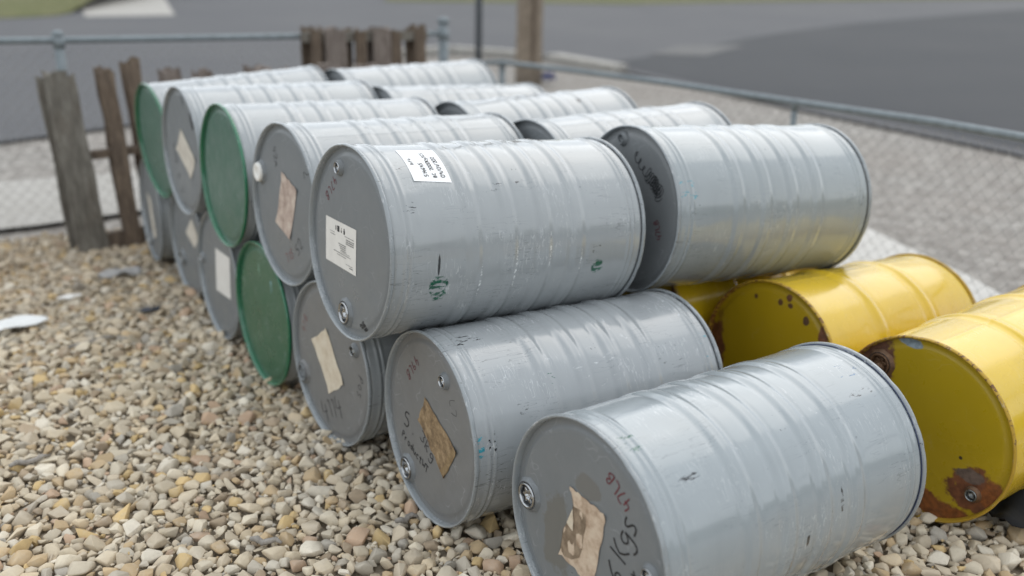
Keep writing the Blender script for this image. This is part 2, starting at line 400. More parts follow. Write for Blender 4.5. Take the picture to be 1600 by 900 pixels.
def build_gravel():
    P = scatter(); V = []; FA = []; C = []; off = 0; SM = []; FN = []
    for (x, y, d, lay) in P:
        s = (x-CAM.x)*FH.x + (y-CAM.y)*FH.y
        if s < 2.75 and d > 0.036: lib = LIB_HI
        elif s < 4.2 and d > 0.016: lib = LIB_MID
        else: lib = LIB_LO
        k = RNG.integers(len(lib))
        a = RNG.uniform(0, 2*math.pi); tx, ty = RNG.normal(0, 0.32, 2)
        R = np.array(Euler((tx, ty, a)).to_matrix())
        w, f = lib[k]; w = (w*d*0.60) @ R.T
        hill = 0.006*math.sin(x*5.1+y*2.3) + 0.006*math.sin(y*6.7-x*3.1)
        z = hill - 0.002 + (d*0.10 if lay == 0 else RNG.uniform(-0.003, 0.004)) + RNG.uniform(-0.003, 0.005)
        V.append(w + np.array([x, y, z])); FA.append(f + off); off += len(w); SM.append(lib is LIB_HI); FN.append(len(f))
        c = PALETTE[RNG.choice(len(PALETTE), p=PW)]*RNG.uniform(0.84, 1.14)
        # the back left corner is dirtier
        dirt = min(1.0, max(0.0, (y-2.7)/1.5))*0.7*RNG.uniform(0.3, 1.0)*(1.0 if x > -0.9 else 0.75)
        c = c*(1-dirt) + np.array((0.21, 0.155, 0.10))*dirt
        C.append(np.broadcast_to(np.append(c, 1.0), (len(w), 4)))
    V = np.concatenate(V); FA = np.concatenate(FA); C = np.concatenate(C)
    me = bpy.data.meshes.new('gravel')
    me.vertices.add(len(V)); me.vertices.foreach_set('co', V.ravel())
    me.loops.add(FA.size); me.loops.foreach_set('vertex_index', FA.ravel().astype(np.int32))
    me.polygons.add(len(FA)); me.polygons.foreach_set('loop_start', np.arange(0, FA.size, 3, dtype=np.int32))
    me.polygons.foreach_set('use_smooth', np.repeat(np.array(SM), np.array(FN)))
    me.update(calc_edges=True)
    at = me.color_attributes.new('stone_colour', 'FLOAT_COLOR', 'POINT'); at.data.foreach_set('color', C.astype(np.float32).ravel())
    t = NT('limestone_gravel'); an = t.new('ShaderNodeVertexColor', layer_name='stone_colour'); co = t.coord()
    n = t.noise(co, 120, 6, 0.7); n2 = t.noise(co, 26, 4, 0.6)
    c = t.mix(t.maprange(n, 0.50, 0.80, 0, 0.35), an.outputs[0], (0.32, 0.26, 0.185))
    c = t.mix(t.maprange(n2, 0.5, 0.75, 0, 0.35), c, (0.56, 0.51, 0.43))
    t.base(c); t.rough(0.85); t.bump(n, 0.35, 0.004)
    me.materials.append(t.m)
    o = bpy.data.objects.new('gravel', me); COL.objects.link(o)
    tag(o, 'loose cream and tan limestone gravel covering the yard in front of the drums', 'gravel', kind='stuff')
    print('stones', len(P), 'tris', len(FA))
build_gravel()

# ------------------------------------------------------------------ drums
RC, LEN, RB = 0.293, 0.9167, 0.2862
def lathe(profile, n=96, angles=None, fn=None):
    """profile: list of (x, r) round the X axis through z=RC"""
    if angles is None: angles = [2*math.pi*k/n for k in range(n)]
    m = len(angles); vs = []; fs = []
    for i, (x, r) in enumerate(profile):
        for k, a in enumerate(angles):
            rr = r + (fn(x, a, r) if fn else 0.0)
            vs.append((x, rr*math.cos(a), RC + rr*math.sin(a)))
    for i in range(len(profile)-1):
        for k in range(m):
            fs.append((i*m+k, i*m+(k+1) % m, (i+1)*m+(k+1) % m, (i+1)*m+k))
    return vs, fs

def body_profile(kind):
    xs = np.unique(np.round(np.concatenate([np.linspace(0.012, 0.092, 21), np.linspace(0.092, 0.23, 14), np.linspace(0.23, 0.69, 78), np.linspace(0.69, LEN-0.092, 14), np.linspace(LEN-0.092, LEN-0.012, 21)]), 5))
    out = []
    for x in xs:
        r = RB
        e = min(x, LEN-x)
        if kind == 'grey':
            r -= 0.0035*math.exp(-((e-0.012)/0.006)**2)
            for c in (0.050, 0.068): r += 0.0032*math.exp(-((e-c)/0.0052)**2)
            r -= 0.0015*math.exp(-((e-0.059)/0.004)**2)
            for c in (0.272, 0.396, 0.521, 0.645):
                u = abs(x-c); r += 0.0047*(1/(1+math.exp((u-0.0165)/0.0026))) - 0.0016*math.exp(-(u/0.006)**2)
                r -= 0.0018*math.exp(-((u-0.031)/0.006)**2)
        else:
            r -= 0.003*math.exp(-((e-0.012)/0.006)**2)
            for c in (0.305, 0.612):
                u = abs(x-c); r += 0.009*math.exp(-(u/0.0125)**2) - 0.002*math.exp(-((u-0.034)/0.008)**2)
        out.append((float(x), float(r)))
    return out
PROF = {k: body_profile(k) for k in ('grey', 'yellow')}

def rim_profile(end):
    # rolled chime: outer bead, lip, inner wall down to the lid
    p = [(0.0145, RB-0.001), (0.0135, RC-0.0022), (0.011, RC-0.0004), (0.0075, RC), (0.0035, RC-0.0004), (0.0012, RC-0.0020), (0.0, RC-0.0040), (0.0010, RC-0.0064), (0.004, RC-0.0084), (0.012, RC-0.0105), (0.0185, RC-0.0112)]
    return p if end == 0 else [(LEN-x, r) for x, r in p]
def lid_profile(end):
    p = [(0.0180, RC-0.0090), (0.0178, 0.270), (0.0172, 0.264), (0.0142, 0.259), (0.0128, 0.254), (0.0122, 0.246), (0.0122, 0.20), (0.0116, 0.12), (0.0112, 0.06), (0.0110, 0.0008)]
    return p if end == 0 else [(LEN-x, r) for x, r in p]

def make_bung(parent, y, z, big=True, white=False, mat=None, turn=0.0, rusty=None):
    """threaded bung on the front lid: pressed flange in the lid colour with a zinc plug"""
    R = 0.034 if big else 0.0185
    x0 = 0.0124
    cx, cy, cz = x0, y, RC+z
    # flange with eight sides
    n = 8 if big else 24
    vs, fs = [], []
    rings = [(1.42, 0.0), (1.36, -0.0035), (1.22, -0.0045), (1.14, -0.010 if big else -0.012), (1.02, -0.0105 if big else -0.0125), (1.0, -0.004)]
    for j, (k, dx) in enumerate(rings):
        nn = 48
        for i in range(nn):
            a = 2*math.pi*i/nn + turn
            q = 1.0
            if big and j < 3:
                sec = math.pi/4; aa = (a % sec) - sec/2; q = math.cos(sec/2)/math.cos(aa)*1.02
            vs.append((cx+dx, cy+R*k*q*math.cos(a), cz+R*k*q*math.sin(a)))
    nn = 48
    for j in range(len(rings)-1):
        for i in range(nn): fs.append((j*nn+i, j*nn+(i+1) % nn, (j+1)*nn+(i+1) % nn, (j+1)*nn+i))
    b = mesh_obj('bung', vs, fs, mat or mat_lid, parent, True)
    if white:
        vs, fs = [], []; prof = [(1.02, -0.006), (1.05, -0.014), (1.0, -0.019), (0.9, -0.021), (0.55, -0.0205), (0.5, -0.019), (0.02, -0.019)]
        for k, dx in prof:
            for i in range(nn):
                a = 2*math.pi*i/nn; vs.append((cx+dx, cy+R*k*math.cos(a), cz+R*k*math.sin(a)))
        for j in range(len(prof)-1):
            for i in range(nn): fs.append((j*nn+i, j*nn+(i+1) % nn, (j+1)*nn+(i+1) % nn, (j+1)*nn+i))
        mesh_obj('plug', vs, fs, mat_white, b, True); return b
    # zinc plug: rounded ring round a dark recess with a scalloped star in it
    def turned(prof, nn, name, mat_, par):
        vs, fs = [], []
        for k, dx, sc in prof:
            for i in range(nn):
                a = 2*math.pi*i/nn; lob = 1 + sc*math.cos((6 if big else 3)*(a+turn))
                vs.append((cx+dx, cy+R*k*lob*math.cos(a), cz+R*k*lob*math.sin(a)))
        for j in range(len(prof)-1):
            for i in range(nn): fs.append((j*nn+i, j*nn+(i+1) % nn, (j+1)*nn+(i+1) % nn, (j+1)*nn+i))
        return mesh_obj(name, vs, fs, mat_, par, True)
    pl = turned([(0.99, -0.004, 0), (0.98, -0.0125, 0), (0.92, -0.0145, 0), (0.84, -0.0138, 0), (0.80, -0.010, 0.02), (0.77, -0.001, 0.03)], 60, 'plug', rusty or mat_zinc, b)
    turned([(0.80, -0.0016, 0.02), (0.40, -0.0012, 0), (0.02, -0.0012, 0)], 60, 'recess', mat_darkhole if not rusty else rusty, b)
    turned([(0.52, -0.0012, 0.30), (0.50, -0.0075, 0.30), (0.43, -0.0088, 0.30), (0.28, -0.0070, 0.15), (0.22, -0.0020, 0.0), (0.02, -0.0018, 0)], 60, 'socket', rusty or mat_zinc, b)
    if big:
        vs, fs = [], []
        prof = [(1.02, -0.009), (1.075, -0.0115), (1.11, -0.0098)]
        nn = 48
        for k, dx in prof:
            for i in range(nn):
                a = 2*math.pi*i/nn; vs.append((cx+dx, cy+R*k*math.cos(a), cz+R*k*math.sin(a)))
        for j in range(len(prof)-1):
            for i in range(nn): fs.append((j*nn+i, j*nn+(i+1) % nn, (j+1)*nn+(i+1) % nn, (j+1)*nn+i))
        mesh_obj('gasket', vs, fs, mat_darkhole, b, True)
    return b

# stroke alphabet on a 4 x 6 grid for marker writing
G = {
 '0': [[(1,0),(0,1.5),(0,4.5),(1,6),(3,6),(4,4.5),(4,1.5),(3,0),(1,0)]], '1': [[(1,4.6),(2.2,6),(2.0,0)]],
 '2': [[(0,4.6),(1,6),(3,6),(4,4.6),(3.4,3.2),(0,0),(4,0)]], '3': [[(0,5.4),(2,6),(3.8,4.9),(2,3.3),(4,1.8),(2.2,0),(0,0.7)]],
 '4': [[(1.4,6),(0.1,2.2),(3.8,2.6)],[(3.2,4.6),(2.7,-0.6)]], '5': [[(3.6,6),(0.7,5.9),(0.4,3.4),(2.6,3.7),(3.8,2),(2.2,0.1),(0,0.6)]],
 '6': [[(3.2,6),(1,4),(0.2,1.6),(1.2,0),(3,0.2),(3.6,1.8),(2.3,3),(0.5,2)]], '7': [[(0,5.8),(3.8,6),(1.4,0)]],
 '8': [[(2,3.2),(0.4,4.6),(2,6),(3.6,4.6),(2,3.2),(0.2,1.5),(2,0),(3.8,1.5),(2,3.2)]], '9': [[(3.6,4.6),(2,6),(0.4,4.6),(1.8,3),(3.6,4.6),(3,0)]],
 'B': [[(0.4,0),(0.7,6),(3,5.6),(3.1,3.8),(0.7,3.1),(3.6,2.4),(3.2,0.4),(0.4,0)]], 'C': [[(3.8,5),(2.4,6),(0.6,4.8),(0.2,2),(1.4,0),(3.8,0.8)]],
 'K': [[(0.4,6),(0.2,0)],[(3.6,5.6),(0.4,2.8),(3.8,-0.2)]], 'k': [[(0.4,6),(0.2,0)],[(2.9,3.8),(0.4,1.8),(3.2,0)]],
 'g': [[(3.2,3.4),(1.4,4),(0.2,2.4),(1.4,0.8),(3,2),(3.3,3.6),(3.2,-1.2),(1.8,-2.2),(0.2,-1.3)]],
 's': [[(3,3.8),(1,4),(0.4,2.9),(2.8,1.6),(2.4,0),(0.2,0.2)]], 'S': [[(3.8,5.2),(2,6),(0.4,4.7),(3.5,2.2),(2.6,0),(0.1,0.6)]],
 'L': [[(0.6,6),(0.3,0.1),(3.2,0.2)]], 'P': [[(0.3,0),(0.6,6),(3.2,5.5),(3.2,3.5),(0.6,2.9)]], 'r': [[(0.4,0),(0.4,4),(0.5,2.8),(2.4,4)]],
 'o': [[(2,0),(0.3,1.4),(0.8,3.8),(2.6,3.9),(3.5,1.8),(2,0)]], 'd': [[(3,2.4),(1.4,4),(0.2,1.8),(1.4,0),(3,1.8)],[(3.2,6),(3.1,0)]],
 'u': [[(0.3,4),(0.4,0.8),(1.8,0),(3,1),(3.1,4),(3.2,0)]], 'c': [[(3,3.4),(1.6,4),(0.3,2),(1.4,0),(3,0.6)]], 't': [[(1.6,5.6),(1.4,0.6),(2.6,0)],[(0.2,4),(3,4.1)]],
 'W': [[(0,6),(1,0),(2.1,4),(3.2,0),(4.2,6)]], 'T': [[(0,6),(4,6)],[(2,6),(1.9,0)]], 'I': [[(2,0),(2,6)]], 'n': [[(0.4,0),(0.4,4),(0.5,2.8),(2,4),(3,3),(3,0)]],
 'f': [[(3.2,5.6),(2.2,6),(1.4,4.8),(1.4,0)],[(0.2,3.8),(2.8,3.8)]], '/': [[(0.2,-0.6),(3.2,6.4)]], '.': [[(1.6,0),(1.9,0.25)]], ' ': [], 'x': [[(0.2,4),(3.2,0)],[(3,4),(0.2,0)]],
 'R': [[(0.3,0),(0.6,6),(3.2,5.5),(3.2,3.6),(0.6,3),(3.6,0)]], 'A': [[(0,0),(1.9,6),(3.8,0)],[(0.7,2.2),(3.1,2.2)]],
}
def ribbons(strokes, w):
    """2-D polylines -> flat ribbon quads (2-D points, faces)"""
    vs, fs = [], []
    for st in strokes:
        # round the corners a little
        pts = []
        for i in range(len(st)-1):
            a, b = st[i], st[i+1]
            pts.append(a); pts.append(((a[0]*.5+b[0]*.5), (a[1]*.5+b[1]*.5)))
        pts.append(st[-1])
        sm = [pts[0]] + [((pts[i-1][0]+2*pts[i][0]+pts[i+1][0])/4, (pts[i-1][1]+2*pts[i][1]+pts[i+1][1])/4) for i in range(1, len(pts)-1)] + [pts[-1]]
        b0 = len(vs)
        for i, p in enumerate(sm):
            q0 = sm[max(i-1, 0)]; q1 = sm[min(i+1, len(sm)-1)]
            dx, dy = q1[0]-q0[0], q1[1]-q0[1]; L = math.hypot(dx, dy) or 1e-9
            nx, ny = -dy/L*w/2, dx/L*w/2
            vs.append((p[0]+nx, p[1]+ny)); vs.append((p[0]-nx, p[1]-ny))
        for i in range(len(sm)-1):
            k = b0+2*i; fs.append((k, k+1, k+3, k+2))
    return vs, fs
def text_strokes(txt, h, jitter=0.25, adv=5.2):
    out = []; x = 0.0; u = h/6.0
    for ch in txt:
        jy = random.uniform(-jitter, jitter)
        for st in G.get(ch, []):
            out.append([((x+px+random.uniform(-jitter, jitter)*.5)*u, (py+jy+random.uniform(-jitter, jitter)*.5)*u) for px, py in st])
        x += adv if ch not in '.1I' else adv*0.62
    return out
def on_lid(parent, name, pts2, faces, mat, lift=0.0009):
    """2-D lid coordinates: first axis to the right as one faces the lid, second axis up"""
    vs = [(lid_x(a, b) - lift, -a, RC+b) for a, b in pts2]
    o = mesh_obj(name, vs, faces, mat, parent)
    if name in ('marker_writing', 'marker_scribble', 'print', 'pictogram', 'stamped_code', 'marker_smudge'): o['kind'] = 'stuff'
    return o
def lid_x(a, b):
    r = math.hypot(a, b); pr = [(q[1], q[0]) for q in lid_profile(0)][::-1]
    for (r0, x0), (r1, x1) in zip(pr[:-1], pr[1:]):
        if r <= r1: return x0 + (x1-x0)*(r-r0)/(r1-r0)
    return pr[-1][1]
def writing(parent, txt, a, b, ang, h, w=0.004, mat=None, name='marker_writing', adv=5.2):
    ca, sa = math.cos(math.radians(ang)), math.sin(math.radians(ang))
    vs, fs = ribbons(text_strokes(txt, h, adv=adv), w)
    return on_lid(parent, name, [(a + x*ca - y*sa, b + x*sa + y*ca) for x, y in vs], fs, mat or mat_ink)
def scribble(parent, a, b, ang, sx, sy, n, w, mat, seed=1, name='marker_scribble'):
    rr = random.Random(seed); ca, sa = math.cos(math.radians(ang)), math.sin(math.radians(ang))
    st = [[(sx*(i/n - 0.5) + sx*0.12*math.cos(i*1.35), sy*0.5*math.sin(i*1.35)*rr.uniform(0.55, 1.0)) for i in range(n)]]
    vs, fs = ribbons(st, w)
    return on_lid(parent, name, [(a + x*ca - y*sa, b + x*sa + y*ca) for x, y in vs], fs, mat)
def lid_label(parent, corners, mat, name='paper_label', nx=6, ny=6, rag=0.0, lift=0.0012, seed=3):
    """quad of paper stuck on the lid: corners clockwise from top left, in lid coordinates"""
    rr = random.Random(seed); (A, B, C_, D) = [Vector((c[0], c[1])) for c in corners]
    pts, fs = [], []
    for j in range(ny+1):
        for i in range(nx+1):
            u, v = i/nx, j/ny
            p = (A*(1-u) + B*u)*(1-v) + (D*(1-u) + C_*u)*v
            if rag and (i in (0, nx) or j in (0, ny)): p = p + Vector((rr.uniform(-rag, rag), rr.uniform(-rag, rag)))
            pts.append((p.x, p.y))
    for j in range(ny):
        for i in range(nx):
            k = j*(nx+1)+i; fs.append((k, k+nx+1, k+nx+2, k+1))
    o = on_lid(parent, name, pts, fs, mat, lift)
    if rag:
        for v, (a, b) in zip(o.data.vertices, pts):
            v.co.x -= 0.0012*(0.5+0.5*math.sin(a*95+seed)*math.sin(b*80+seed)) + 0.0006*rr.random()
        for k in (0, nx, ny*(nx+1), (ny+1)*(nx+1)-1): o.data.vertices[k].co.x -= rr.uniform(0.0, 0.007)
        o.data.polygons.foreach_set('use_smooth', [True]*len(o.data.polygons))
    return o
def rects(parent, name, rs, mat, lift=0.0018):
    vs, fs = [], []
    for (a0, b0, a1, b1) in rs:
        k = len(vs); vs += [(a0,b0),(a1,b0),(a1,b1),(a0,b1)]; fs.append((k, k+1, k+2, k+3))
    return on_lid(parent, name, vs, fs, mat, lift)

def drum(pose, label, kind='grey', lidmat=None, rimmat=None, bodymat=None, seed=0, group='grey steel drums in the stack', backrim=None, seam=None, dents=()):
    x, y, z, yaw, tilt = pose
    ax = Vector((math.cos(yaw)*math.cos(tilt), math.sin(yaw)*math.cos(tilt), math.sin(tilt))); pe = Vector((-math.sin(yaw), math.cos(yaw), 0)); up = ax.cross(pe)
    Mx = Matrix((ax, pe, up)).transposed()
    root = empty('steel_drum', Vector((x, y, z)) - up*RC, Mx.to_euler())
    tag(root, label, 'drum', group)
    rr = random.Random(seed); ph = [rr.uniform(0, 6.28) for _ in range(8)]
    dents = list(dents) + [(rr.uniform(0.1, 0.82), rr.uniform(80, 200), rr.uniform(0.02, 0.05), rr.uniform(4, 9), rr.uniform(0.0008, 0.0026)) for _ in range(5)]
    nick = [(rr.uniform(60, 230), rr.uniform(1.5, 4), rr.uniform(0.0006, 0.0018)) for _ in range(5)]
    def rimfn(xx, a, r):
        return -sum(dp*math.exp(-((((math.degrees(a)-na+180) % 360)-180)/nw)**2) for na, nw, dp in nick)
    sa = math.radians(seam if seam is not None else rr.uniform(60, 120))
    angs = sorted([2*math.pi*k/112 for k in range(112)] + [sa-0.018, sa-0.012, sa+0.012, sa+0.018])
    def fn(xx, a, r):
        e = min(xx, LEN-xx); g = min(1.0, max(0.0, (e-0.02)/0.08))
        d = 0.00045*math.sin(3*a+ph[0]+xx*5) + 0.00035*math.sin(5*a+ph[1]-xx*9) + 0.0004*math.sin(2*a+ph[2])*math.sin(xx*14+ph[3]) + 0.00025*math.sin(9*a+ph[4]+xx*23)
        for (dx, da, rx, ra, dep) in dents:
            d2 = ((xx-dx)/rx)**2 + ((((a-math.radians(da)+math.pi) % (2*math.pi))-math.pi)/math.radians(ra))**2
            if d2 < 6: d -= dep*math.exp(-d2)
        if abs(((a-sa+math.pi) % (2*math.pi))-math.pi) < 0.0125: d += 0.0007
        return d*g
    vs, fs = lathe(PROF['grey' if kind != 'yellow' else 'yellow'], angles=angs, fn=fn)
    body = mesh_obj('body', vs, fs, bodymat or mat_grey, root, True)
    for end in (0, 1):
        vs, fs = lathe(rim_profile(end), 160, fn=rimfn)
        if end: fs = [tuple(reversed(f)) for f in fs]
        fs = [tuple(reversed(f)) for f in fs]
        mesh_obj('rim', vs, fs, (rimmat or mat_rim) if end == 0 else (mat_rim if kind != 'yellow' else rimmat), root, True)
        if kind != 'yellow' and end == 1:
            vs, fs = lathe([(LEN-0.0165, RB-0.0006), (LEN-0.0162, RB+0.0016), (LEN-0.0132, RB+0.0016), (LEN-0.0129, RB-0.0006)], 96)
            mesh_obj('sealing_ring', vs, [tuple(reversed(f)) for f in fs], backrim or mat_rim_back, root, True)
        vs, fs = lathe(lid_profile(end), 96)
        if end: fs = [tuple(reversed(f)) for f in fs]
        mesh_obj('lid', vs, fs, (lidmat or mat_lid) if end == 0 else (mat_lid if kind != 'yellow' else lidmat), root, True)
    return root
mat_rim_back = paint('dark_seal_line', (0.05, 0.055, 0.06), 0.3, scratch=0.5)
mat_rim_blue = paint('dark_blue_seal_line', (0.03, 0.045, 0.10), 0.3, scratch=0.5)
def cyl(xa, ang):   # body object coordinates of a point on the shell; angle up from the side that faces the camera
    a = math.radians(ang); return (xa, -RB*math.cos(a), RC + RB*math.sin(a))

POSE = dict(
T0=(-0.1162,0.8755,0.8157,-0.0108,-0.0446), T1=(-0.0541,1.5511,0.7925,0.0222,-0.0173), T2=(-0.0745,2.1694,0.7945,-0.0059,-0.0146), T3=(-0.0739,2.758,0.8095,0.0066,-0.0019), T4=(-0.0444,3.3646,0.7704,0.0242,0.0719),
B0=(0.0054,-0.1192,0.3170,-0.0082,0.0037), B1=(-0.0142,0.5861,0.3071,-0.0427,-0.0113), B2=(-0.0449,1.2216,0.2953,0.0425,0.0008), B3=(-0.0573,1.8473,0.2935,0.0032,0.0001), B4=(-0.0375,2.4704,0.2845,-0.0084,-0.001), B5=(0.0139,3.1306,0.2893,-0.0041,-0.0004), B6=(0.007,3.8088,0.3177,-0.0561,-0.0014),
C0=(0.918,0.8212,0.8135,-0.0889,-0.0423), C1=(0.9095,1.3864,0.769,-0.015,0.0294), C2=(0.9073,1.9826,0.7772,-0.0027,0.0344), C3=(0.8442,2.598,0.7906,-0.0013,-0.0169), C4=(0.8962,3.2095,0.827,0.0121,0.0353),
Y0=(1.20,1.055,0.290,0.0,0.0), Y1=(1.2934,0.4453,0.2922,0.0146,-0.0368), Y2=(1.2653,-0.1767,0.2891,0.0128,0.0442))

# hero drums get their own scuffs
mT0 = paint('grey_enamel_green_scuffs', GREY, 0.17, marks=[
    (cyl(0.163,-17), (0.028,0.07,0.042), DGREEN, 0.46), (cyl(0.155,-2), (0.0035,0.03,0.032), INKC, 0.0), (cyl(0.735,-14), (0.024,0.05,0.024), DGREEN, 0.44), (cyl(0.715,-1), (0.018,0.03,0.024), INKC, 0.58),
    (cyl(0.075,32), (0.03,0.03,0.02), INKC, 0.58), (cyl(0.10,60), (0.025,0.03,0.012), INKC, 0.6), (cyl(0.47,43), (0.02,0.02,0.012), INKC, 0.57), (cyl(0.36,41), (0.05,0.02,0.012), INKC, 0.6),
    (cyl(0.42,-8), (0.004,0.06,0.075), (0.66,0.68,0.69), 0.47), (cyl(0.30,-15), (0.003,0.06,0.06), (0.66,0.68,0.69), 0.50), (cyl(0.54,2), (0.0035,0.05,0.06), (0.66,0.68,0.69), 0.5), (cyl(0.66,-10), (0.003,0.06,0.05), (0.66,0.68,0.69), 0.5)], scratch=0.45)
mC0 = paint('grey_enamel_teal_rim_scuffs', (0.295, 0.325, 0.338), 0.16, marks=[
    (cyl(0.055,24), (0.035,0.03,0.045), TEAL, 0.55), (cyl(0.075,16), (0.02,0.03,0.06), INKC, 0.6), (cyl(0.86,12), (0.018,0.03,0.03), INKC, 0.57)], scratch=0.35)
mB1 = paint('grey_enamel_scraped', (0.312, 0.332, 0.343), 0.2, marks=[
    (cyl(0.022,11), (0.014,0.04,0.035), TEAL, 0.5), (cyl(0.052,12), (0.005,0.04,0.04), INKC, 0.5), (cyl(0.068,13), (0.004,0.04,0.03), INKC, 0.52), (cyl(0.29,40), (0.012,0.04,0.05), DGREEN, 0.57),
    (cyl(0.88,38), (0.035,0.05,0.06), TEAL, 0.6), (cyl(0.10,78), (0.05,0.03,0.01), INKC, 0.55), (cyl(0.47,42), (0.10,0.06,0.06), (0.6,0.62,0.64), 0.62), (cyl(0.72,38), (0.06,0.05,0.05), INKC, 0.62), (cyl(0.17,28), (0.02,0.03,0.02), INKC, 0.56)], scratch=0.6)
mB0 = paint('pale_grey_enamel_blue_scuffs', (0.30, 0.333, 0.35), 0.17, marks=[
    (cyl(0.05,71), (0.03,0.04,0.016), DGREEN, 0.56), (cyl(0.80,72), (0.045,0.05,0.014), (0.05,0.12,0.22), 0.57), (cyl(0.79,58), (0.05,0.012,0.010), INKC, 0.55), (cyl(0.58,12), (0.006,0.03,0.03), INKC, 0.45), (cyl(0.46,-2), (0.005,0.03,0.02), INKC, 0.45), (cyl(0.20,-20), (0.010,0.05,0.03), INKC, 0.5), (cyl(0.14,47), (0.04,0.02,0.006), INKC, 0.5)], scratch=0.4)
def lm(a, b): return (0.012, -a, RC+b)
lB0 = paint('grey_lid_with_glue_residue', LIDG_SHADED, 0.36, dust=0.25, scratch=0.15, marks=[(lm(-0.105,-0.05), (0.5,0.060,0.11), (0.150,0.147,0.134), -1), (lm(0.0,0.13), (0.5,0.05,0.03), (0.158,0.155,0.145), -1)])
lT1 = paint('grey_lid_plain', LIDG_SHADED, 0.34, dust=0.2, scratch=0.1)
lB3 = paint('green_lid_with_drips', (0.034, 0.118, 0.064), 0.3, dust=0.15, scratch=0.2, marks=[(lm(0.106,0.136), (0.5,0.012,0.03), (0.25,0.5,0.55), 0.5), (lm(-0.02,0.19), (0.5,0.012,0.04), (0.2,0.36,0.28), 0.5), (lm(-0.06,-0.02), (0.5,0.04,0.05), (0.02,0.05,0.03), 0.56)])
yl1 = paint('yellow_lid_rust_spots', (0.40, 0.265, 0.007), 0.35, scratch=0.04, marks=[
    (lm(-0.088,0.218), (0.5,0.009,0.010), (0.10,0.045,0.015), 0), (lm(0.02,0.224), (0.5,0.011,0.012), (0.10,0.045,0.015), 0), (lm(0.055,0.248), (0.5,0.012,0.013), (0.12,0.045,0.015), 0), (lm(0.064,0.223), (0.5,0.011,0.010), (0.10,0.045,0.015), 0), (lm(0.135,0.188), (0.5,0.014,0.018), (0.09,0.045,0.02), 0),
    (lm(-0.26,-0.06), (0.5,0.06,0.16), RUST, 0), (lm(0.21,0.17), (0.5,0.022,0.05), RUST, 0), (lm(-0.14,-0.24), (0.5,0.14,0.07), RUST, 0), (lm(0.255,0.06), (0.5,0.016,0.07), RUST, 0)], dark=RUST)
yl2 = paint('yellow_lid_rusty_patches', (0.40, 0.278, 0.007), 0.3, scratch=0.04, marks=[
    (lm(0.185,-0.135), (0.5,0.080,0.075), RUST, 0), (lm(0.06,-0.235), (0.5,0.19,0.045), (0.21,0.068,0.015), 0), (lm(0.24,-0.12), (0.5,0.035,0.05), (0.21,0.068,0.015), 0), (lm(0.17,-0.085), (0.5,0.045,0.022), (0.13,0.09,0.07), 0),
    (lm(-0.185,0.185), (0.5,0.085,0.085), (0.13,0.055,0.03), 0), (lm(-0.07,0.258), (0.5,0.045,0.014), (0.22,0.27,0.30), 0), (lm(0.135,-0.04), (0.5,0.006,0.006), (0.05,0.03,0.02), 0)], dark=RUST)
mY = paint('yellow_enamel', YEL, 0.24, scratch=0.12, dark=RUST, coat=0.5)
mYrim = paint('rusty_yellow_rim', (0.42, 0.26, 0.02), 0.5, scratch=0.3, dust=0.0, dark=RUST, marks=[((0.0, 0.0, RC+0.25), (0.9, 0.32, 0.10), (0.14, 0.06, 0.02), 0.52), ((0.0, 0.25, RC), (0.9, 0.12, 0.32), (0.17, 0.06, 0.015), 0.44), ((0.0, -0.2, RC+0.2), (0.9, 0.15, 0.2), (0.12, 0.055, 0.02), 0.56)])
mYbung = simple('rusty_bung_steel', (0.16, 0.09, 0.05), 0.5, 0.5, 0.3, 50)
mZdark = simple('dull_zinc', (0.30, 0.31, 0.31), 0.4, 1.0, 0.2, 50)

g1 = 'grey steel drums of the front stack'; g2 = 'grey steel drums of the rear stack'; g3 = 'yellow steel drums'
D = {}
D['T0'] = d = drum(POSE['T0'], 'grey drum on top nearest the camera, white printed labels on lid and shell', bodymat=mT0, lidmat=lT1, seed=1, group=g1, seam=70, dents=[(0.40, 200, 0.05, 8, 0.0015), (0.56, 195, 0.04, 6, 0.001)])
make_bung(d, 0.071, 0.213, False); make_bung(d, 0.018, -0.221, True, turn=0.2)
lb = lid_label(d, [(-0.173,0.050),(0.050,0.050),(0.050,-0.089),(-0.173,-0.089)], mat_paper, name='paper_label')
# rows of print and four hazard pictograms
rs = []
def row(a0, a1, b, h=0.0022, dashes=True):
    a = a0
    while a < a1:
        w = random.uniform(0.004, 0.012); rs.append((a, b, min(a+w, a1), b+h)); a += w + random.uniform(0.0015, 0.003)
for i in range(3): row(-0.02, 0.036, 0.004-0.006*i, 0.0028)
row(-0.135, -0.100, 0.002, 0.0022); row(-0.14,-0.105,0.010,0.0012)
row(-0.03, 0.035, 0.013, 0.0018)
for i in range(4): row(-0.075+0.006*i, -0.020, -0.018-0.006*i, 0.0026)
row(-0.11, 0.015, -0.046, 0.0020); row(-0.085, -0.02, -0.053, 0.0018); row(-0.06, 0.005, -0.040, 0.0014); row(-0.02, 0.03, -0.070, 0.0014); row(0.005, 0.03, -0.077, 0.003)
pr = on_lid(lb, 'print', [(p, q) for (a0,b0,a1,b1) in rs for (p, q) in ((a0,b0),(a1,b0),(a1,b1),(a0,b1))], [tuple(range(4*k, 4*k+4)) for k in range(len(rs))], mat_print, 0.0018)
pic = [(-0.098,0.020,-0.093,0.034),(-0.085,0.018,-0.069,0.036),(-0.058,0.020,-0.050,0.024),(-0.0555,0.020,-0.0525,0.034),(-0.039,0.018,-0.029,0.030),(-0.037,0.030,-0.031,0.036)]
on_lid(lb, 'pictogram', [(p, q) for (a0,b0,a1,b1) in pic for (p, q) in ((a0,b0),(a1,b0),(a1,b1),(a0,b1))], [tuple(range(4*k, 4*k+4)) for k in range(len(pic))], mat_print, 0.0018)
writing(d, '47LB', -0.113, 0.186, 226, 0.030, 0.0030, mat_ink_red)
